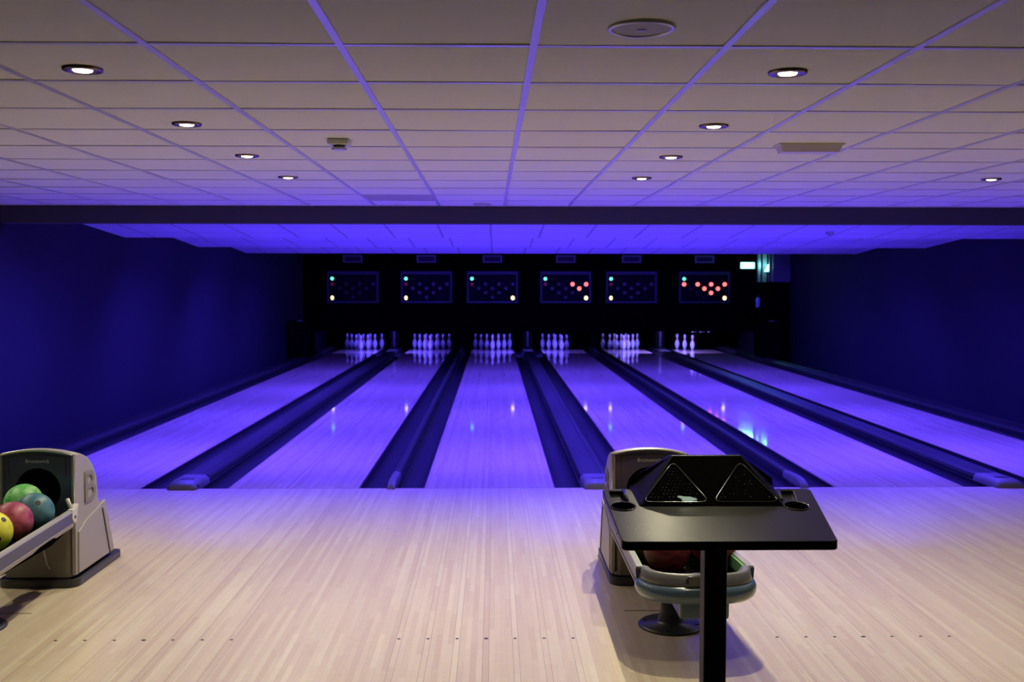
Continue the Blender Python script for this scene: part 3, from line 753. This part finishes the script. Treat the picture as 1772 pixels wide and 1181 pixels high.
        bm = B(); hexa(bm, [R(a, -.040, -.065), R(a, -.030, -.065), R(b, -.030, -.065), R(b, -.040, -.065), R(a, -.040, -.012), R(a, -.032, -.012), R(b, -.032, -.012), R(b, -.040, -.012)])
        bmesh.ops.translate(bm, verts=bm.verts[:], vec=(-OX, -OY, 0)); obj('liner', bm, MT['neon'], rl)
        # hinge bracket at the hood
        bm = B(); x = c+s*.215
        prism(bm, [(-2.875, zt-.045), (-2.845, zt-.075), (-2.815, zt-.07), (-2.80, zt-.01), (-2.785, zt+.02), (-2.80, zt+.025), (-2.84, zt+.006), (-2.875, zt+.006)], 'x', x-.010, x+.018)
        br = o_('bracket', bm, MT['white'], bevel=.004)
        bm = B(); tube(bm, [(x-.004, -2.835, zt), (x-.022, -2.825, zt+.035), (x-.032, -2.815, zt+.052)], .011, 10); bmesh.ops.translate(bm, verts=bm.verts[:], vec=(-OX, -OY, 0)); obj('hook', bm, MT['white'], br, smooth=True)
        bm = B(); tube(bm, [(x+.017, -2.84, zt-.04), (x+.021, -2.84, zt-.04)], .009, 12); bmesh.ops.translate(bm, verts=bm.verts[:], vec=(-OX, -OY, 0)); obj('bolt', bm, MT['railside'], br)
    # front bumper ring (D shape)
    path = []
    for k in range(33):
        a = PI*k/32; cx_, sy_ = math.cos(a), math.sin(a)
        e = .62
        px_ = rc+.228*math.copysign(abs(cx_)**e, cx_); py_ = -3.90-.145*abs(sy_)**.9
        nx_, ny_ = cx_/.228, -sy_/.145*1.0
        l_ = math.hypot(nx_, ny_)
        path.append(((px_, py_, 0), (nx_/l_, ny_/l_, 0)))
    zz = dz
    sec = [(-.02, .285), (.018, .283), (.036, .298), (.043, .318), (.042, .338), (.034, .352), (.022, .360), (-.02, .360)]
    bm = B(); sweep(bm, path, [(o, z+zz) for o, z in sec]); o_('bumper', bm, MT['bluegrey'], smooth=True)
    sec = [(-.02, .360), (.024, .360), (.019, .375), (.014, .405), (.004, .413), (-.018, .408), (-.036, .385), (-.040, .362)]
    bm = B(); sweep(bm, path, [(o, z+zz) for o, z in sec]); col_ = o_('collar', bm, MT['collar'], smooth=True)
    # hand dryer vent on the collar
    bm = B(); poly = [(rc-.02+.052*math.cos(2*PI*k/24), .388+zz+.026*math.sin(2*PI*k/24)) for k in range(24)]
    prism(bm, poly, 'y', -4.072, -4.03); vn = o_('air_vent', bm, MT['skirt'], bevel=.003)
    bm = B()
    for k in range(6): box(bm, rc-.06, rc+.02, -4.077, -4.071, .370+k*.007+zz, .373+k*.007+zz)
    bmesh.ops.translate(bm, verts=bm.verts[:], vec=(-OX, -OY, 0)); obj('vent_slats', bm, MT['silver'], vn)
    # blower housing below, stem and foot
    bm = B(); box(bm, rc-.085, rc+.135, -4.0, -3.66, .195+dz, .302+dz); o_('blower_box', bm, MT['bluegrey'], bevel=.012)
    bm = B(); lathe(bm, [(0, 0), (.158, 0), (.160, .006), (.150, .014), (.07, .020), (.062, .035), (.058, .06), (.050, .075), (.050, .302+dz), (0, .302+dz)], 40, (rc-.035, -3.484, 0)); st = o_('pedestal', bm, MT['skirt'], smooth=True)
    for k in range(4):
        a = PI/4+k*PI/2+.5
        bm = B(); lathe(bm, [(0, .012), (.010, .012), (.010, .019), (0, .020)], 10, (rc-.035+.125*math.cos(a), -3.484+.125*math.sin(a), 0)); bmesh.ops.translate(bm, verts=bm.verts[:], vec=(-OX, -OY, 0)); obj('bolt', bm, MT['hole'], st)
    return t
ball_return(-2.468, -2.45, .030, 'grey ball return at the left edge holding yellow, magenta, teal and green balls')
ball_return(.897, .935, 0.0, 'grey ball return with rounded blue-grey front bumper standing behind the black console')

def ball(loc, r, m, lab, name='bowling_ball', holes=((0, -1, .3),), group='bowling balls on the ball returns'):
    bm = B(); sphere(bm, r)
    o = obj(name, bm, m, smooth=True); o.location = loc
    setp(o, lab, 'bowling ball', group)
    for hd in holes:
        d = Vector(hd).normalized()
        bm = B(); q = d.to_track_quat('Z', 'Y').to_matrix().to_4x4(); lathe(bm, [(0, r-.004), (.0135, r-.004), (.0135, r+.0002), (.012, r+.0006), (0, r+.0006)], 16)
        bmesh.ops.transform(bm, matrix=q, verts=bm.verts[:]); obj('finger_hole', bm, MT['hole'], o)
    return o
RB = .101
bzl = .358+RB
bA = ball_mat('ball_teal', (.035, .12, .17), (.09, .22, .29)); bB = ball_mat('ball_magenta', (.22, .02, .06), (.45, .10, .17)); bC = ball_mat('ball_yellow', (.62, .60, .03), (.75, .72, .08))
bD = ball_mat('ball_green', (.08, .50, .10), (.45, .80, .38)); bE = ball_mat('ball_emerald', (.02, .40, .12), (.05, .60, .2)); bF = ball_mat('ball_dark_red', (.10, .008, .012), (.26, .03, .04)); bG = ball_mat('ball_rust', (.20, .02, .015), (.34, .05, .03))
ball((-2.376, -3.02, bzl+.008), RB, bA, 'dark teal bowling ball with one finger hole showing, beside the white bracket', holes=((.48, -.61, .63),))
ball((-2.398, -3.225, bzl+.004), RB, bB, 'swirled magenta bowling ball between the yellow and teal balls', holes=())
ball((-2.408, -3.43, bzl), RB, bC, 'yellow bowling ball with finger holes at the left edge of the view', holes=((.736, -.19, .656), (.695, -.70, -.18)))
ball((-2.500, -2.862, bzl+.026), RB, bD, 'pale green swirled bowling ball in the mouth of the left ball return', holes=())
ball((-2.618, -3.12, bzl+.01), RB, bE, 'bright green bowling ball cut off by the left edge of the view', holes=())
R2 = .108; bz = .328+R2
ball((.838, -3.73, bz), R2, bF, 'dark red bowling ball just behind the blue-grey bumper left of console post', holes=((-.15, -1, .75),))
ball((1.075, -3.60, bz), R2, bG, 'rust red bowling ball right of the black console post', holes=())
ball((.815, -3.50, bz), R2, bG, 'rust red bowling ball mostly hidden behind the dark red ball', holes=())
ball((1.02, -3.37, bz), R2, bF, 'dark red bowling ball hidden behind the console post', holes=())

# ------------------------------------------------------------------ scoring console
def make_console():
    t = thing('scoring_console', 'glossy black scoring console on a square post in front of the ball return', 'scoring console', (.82, -4.83, 0))
    OX, OY = .82, -4.83
    Y0, DY, Z0, DZ = -5.102, .55, .816, .068
    def P(x, s, hgt): return (x-OX, Y0+DY*s-OY, Z0+DZ*s+hgt)
    def xl(s): return .458-.009*s
    def xr(s): return 1.178+.065*s
    # top slab with rounded corners
    bm = B(); pts = []
    r = .022
    cs = [(xl(0)+r, r/DY, PI, ), (xr(0)-r, r/DY, 1.5*PI), (xr(1)-r, 1-r/DY, 0), (xl(1)+r, 1-r/DY, PI/2)]
    for cx, s0, a0 in cs:
        for k in range(6):
            a = a0+PI/2*k/5; pts.append((cx+r*math.cos(a), s0+r*math.sin(a)/DY))
    top = [bm.verts.new(P(x, s, 0)) for x, s in pts]; bot = [bm.verts.new(P(x, s, -.031)) for x, s in pts]
    bm.faces.new(top); bm.faces.new(bot[::-1])
    for k in range(len(pts)): bm.faces.new((top[k], bot[k], bot[(k+1) % len(pts)], top[(k+1) % len(pts)]))
    slab = obj('tabletop', bm, MT['table'], t)
    cuts = []
    for cx in (.505, 1.135):
        bm = B(); s = .63; z = Z0+DZ*s
        lathe(bm, [(0, -.024), (.042, -.024), (.043, .03), (0, .03)], 32, (cx-OX, Y0+DY*s-OY, z)); cuts.append(bm)
    for cx, sk in ((.496, .0), (1.128, .020)):
        bm = B(); hexa(bm, [P(cx-.024, .745, -.016), P(cx+.024, .745, -.016), P(cx+.024+sk, .955, -.016), P(cx-.024+sk, .955, -.016), P(cx-.024, .745, .03), P(cx+.024, .745, .03), P(cx+.024+sk, .955, .03), P(cx-.024+sk, .955, .03)]); cuts.append(bm)
    boolean(slab, cuts)
    b = slab.modifiers.new('bevel', 'BEVEL'); b.width = .004; b.segments = 3; b.limit_method = 'ANGLE'; b.angle_limit = .7
    for cx in (.505, 1.135):
        bm = B(); s = .63
        s_ = s; lathe(bm, [(0, -.0225), (.0405, -.022), (.0408, .001), (.0418, .001), (.0418, -.0232), (0, -.0235)], 32, (cx-OX, Y0+DY*s-OY, Z0+DZ*s)); obj('cup_well', bm, MT['faceblack'], t)  # black lining paints in the shade of a deeper well
        bm = B()
        tube(bm, [P(cx+.0445*math.cos(2*PI*k/32), s+.0445*math.sin(2*PI*k/32)/DY, .001) for k in range(32)], .0032, 8, closed=True); obj('cup_rim', bm, MT['rimblack'], t, smooth=True)
    for cx, sk in ((.527, 0), (1.098, .02)):
        bm = B(); tube(bm, [P(cx, .745, .002), P(cx+sk, .955, .002)], .007, 10); obj('tray_lip', bm, MT['rimblack'], t, smooth=True)
    for s, in ((.22,), (.80,)):
        bm = B(); tube(bm, [P(xl(s)-.0015, s, -.016), P(xl(s)+.004, s, -.016)], .003, 8); obj('edge_screw', bm, MT['hole'], t)
    # keypad hood
    def F(x, tt, off=0.0):   # point on the sloping face
        d = Vector((0, .173, .159)).normalized(); n = Vector((0, -.159, .173)).normalized()
        p = Vector((x, -4.755+.173*tt, .8588+.159*tt))+n*off
        return (p.x-OX, p.y-OY, p.z)
    bm = B()
    f = [F(.5626, 0), F(1.094, 0), F(.974, 1), F(.706, 1)]
    back = [(.556-OX, -4.515-OY, .918), (1.112-OX, -4.515-OY, .918)]
    bl = [(.556-OX, -4.515-OY, .884), (1.112-OX, -4.515-OY, .884)]
    tb = [(.706-OX, -4.545-OY, 1.014), (.974-OX, -4.545-OY, 1.014)]
    V = {k: bm.verts.new(p) for k, p in dict(a=f[0], b=f[1], c=f[2], d=f[3], e=tb[0], g=tb[1], h=back[0], i=back[1], j=bl[0], k=bl[1]).items()}
    for q in ('abcd', 'dcge', 'adehj', 'bkigc', 'eghi', 'hikj', 'ajkb'):
        if q == 'eghi': q = 'egih'
        bm.faces.new([V[ch] for ch in q])
    hood = obj('keypad_hood', bm, MT['consoleblack'], t, bevel=.004, seg=3)
    bm = B(); A = [F(.572, .02, .0012), F(1.085, .02, .0012), F(.970, .98, .0012), F(.710, .98, .0012)]; C = [F(.572, .02, -.004), F(1.085, .02, -.004), F(.970, .98, -.004), F(.710, .98, -.004)]
    hexa(bm, C+A); obj('keypad_face', bm, MT['faceblack'], hood)
    for tri in (((.577, .075), (.822, .075), (.709, .87)), ((.834, .075), (1.079, .075), (.962, .87))):
        # rounded triangle outline
        pts = []
        for i in range(3):
            p = Vector(tri[i]); a = Vector(tri[i-1]); c = Vector(tri[(i+1) % 3])
            u = (a-p); v = (c-p); u = u*(.14); v = v*(.14)
            for k in range(5):
                q = k/4; pts.append((1-q)**2*(p+u)+2*q*(1-q)*p+q*q*(p+v))
        bm = B(); tube(bm, [F(p.x, p.y, .002) for p in pts], .0028, 8, closed=True); obj('panel_rim', bm, MT['rimblack'], hood, smooth=True)
        bm = B(); A = [bm.verts.new(F(p.x, p.y, .0018)) for p in pts]; C = [bm.verts.new(F(p.x, p.y, -.006)) for p in pts]
        bm.faces.new(A); bm.faces.new(C[::-1])
        for k in range(len(pts)): bm.faces.new((A[k], A[(k+1) % len(pts)], C[(k+1) % len(pts)], C[k]))
        kp = obj('keypad_panel', bm, MT['faceblack'], hood)
        bm = B(); rnd = random.Random(3)
        cen = Vector(((tri[0][0]+tri[1][0]+tri[2][0])/3, (tri[0][1]+tri[1][1]+tri[2][1])/3))
        def inside(x, y):
            sgn = []
            for i in range(3):
                a, b_ = tri[i], tri[(i+1) % 3]; sgn.append((b_[0]-a[0])*(y-a[1])-(b_[1]-a[1])*(x-a[0]))
            return min(sgn) > .010
        keep = .78 if tri[0][0] < .7 else .30
        for ry in range(12):
            for rx in range(18):
                x = tri[0][0]+.0135*rx+(.00675 if ry % 2 else 0); y = .11+ry*.062
                if inside(x, y) and rnd.random() < keep:
                    p = F(x, y, .0022); bmesh.ops.create_icosphere(bm, subdivisions=1, radius=rnd.choice((.0007, .0009, .0013)), matrix=Matrix.Translation(p))
        if len(bm.verts): 
            o = obj('studs', bm, MT['stud'], kp); 
    bm = B()
    ctr = (.742, .13); pts = []
    for k in range(22):
        a = 2*PI*k/22; rr = 1+.22*math.sin(3*a)+.12*math.sin(5*a+1); pts.append((ctr[0]+.030*rr*math.cos(a), ctr[1]+.055*rr*math.sin(a)-.35*(rr*math.cos(a))*.055))
    A = [bm.verts.new(F(p[0], p[1], .0035)) for p in pts]; C = [bm.verts.new(F(p[0], p[1], .0012)) for p in pts]; bm.faces.new(A); bm.faces.new(C[::-1])
    for k in range(len(pts)): bm.faces.new((A[k], A[(k+1) % len(pts)], C[(k+1) % len(pts)], C[k]))
    st = obj('sticker', bm, MT['sticker'], hood); st['label'] = 'torn pale blue sticker'
    # wear marks on the laminate
    bm = B(); rnd = random.Random(5)
    for k in range(70):
        x = .545+rnd.gauss(0, .014); s = .22+rnd.gauss(0, .030)
        l_ = rnd.uniform(.001, .0035); a = P(x, s, .0004); box(bm, a[0]-l_/2, a[0]+l_/2, a[1]-.0006, a[1]+.0006, a[2]-.0003, a[2]+.0001)
    for k in range(40):
        x = .68+rnd.gauss(0, .012); s = .03+abs(rnd.gauss(0, .03))
        l_ = rnd.uniform(.001, .003); a = P(x, s, .0004); box(bm, a[0]-l_/2, a[0]+l_/2, a[1]-.0006, a[1]+.0006, a[2]-.0003, a[2]+.0001)
    o = obj('wear_marks', bm, MT['wear'], slab)
    # post, neck plate and floor plate
    bm = B(); box(bm, -.0405, .0405, -.04, .04, .012, .795+.03); post = obj('post', bm, MT['post'], t, bevel=.006)
    bm = B(); hexa(bm, [P(.66, .28, -.040), P(.98, .28, -.040), P(.98, .75, -.040), P(.66, .75, -.040), P(.66, .28, -.031), P(.98, .28, -.031), P(.98, .75, -.031), P(.66, .75, -.031)]); obj('mounting_plate', bm, MT['post'], t)
    bm = B(); box(bm, -.17, .17, -.17, .17, 0, .012); obj('floor_plate', bm, MT['post'], t, bevel=.003)
    return t
make_console()
# thin dark joint strips in the approach near the ball returns
for x0, x1, y, lab in ((.70, .98, -3.25, 'thin dark access joint in the approach below the right ball return'), (-2.75, -2.30, -3.25, 'thin dark access joint in the approach below the left ball return')):
    bm = B(); box(bm, x0, x1, y-.003, y+.003, 0, .0008); setp(obj('floor_joint', bm, MT['dot']), lab, 'floor joint')
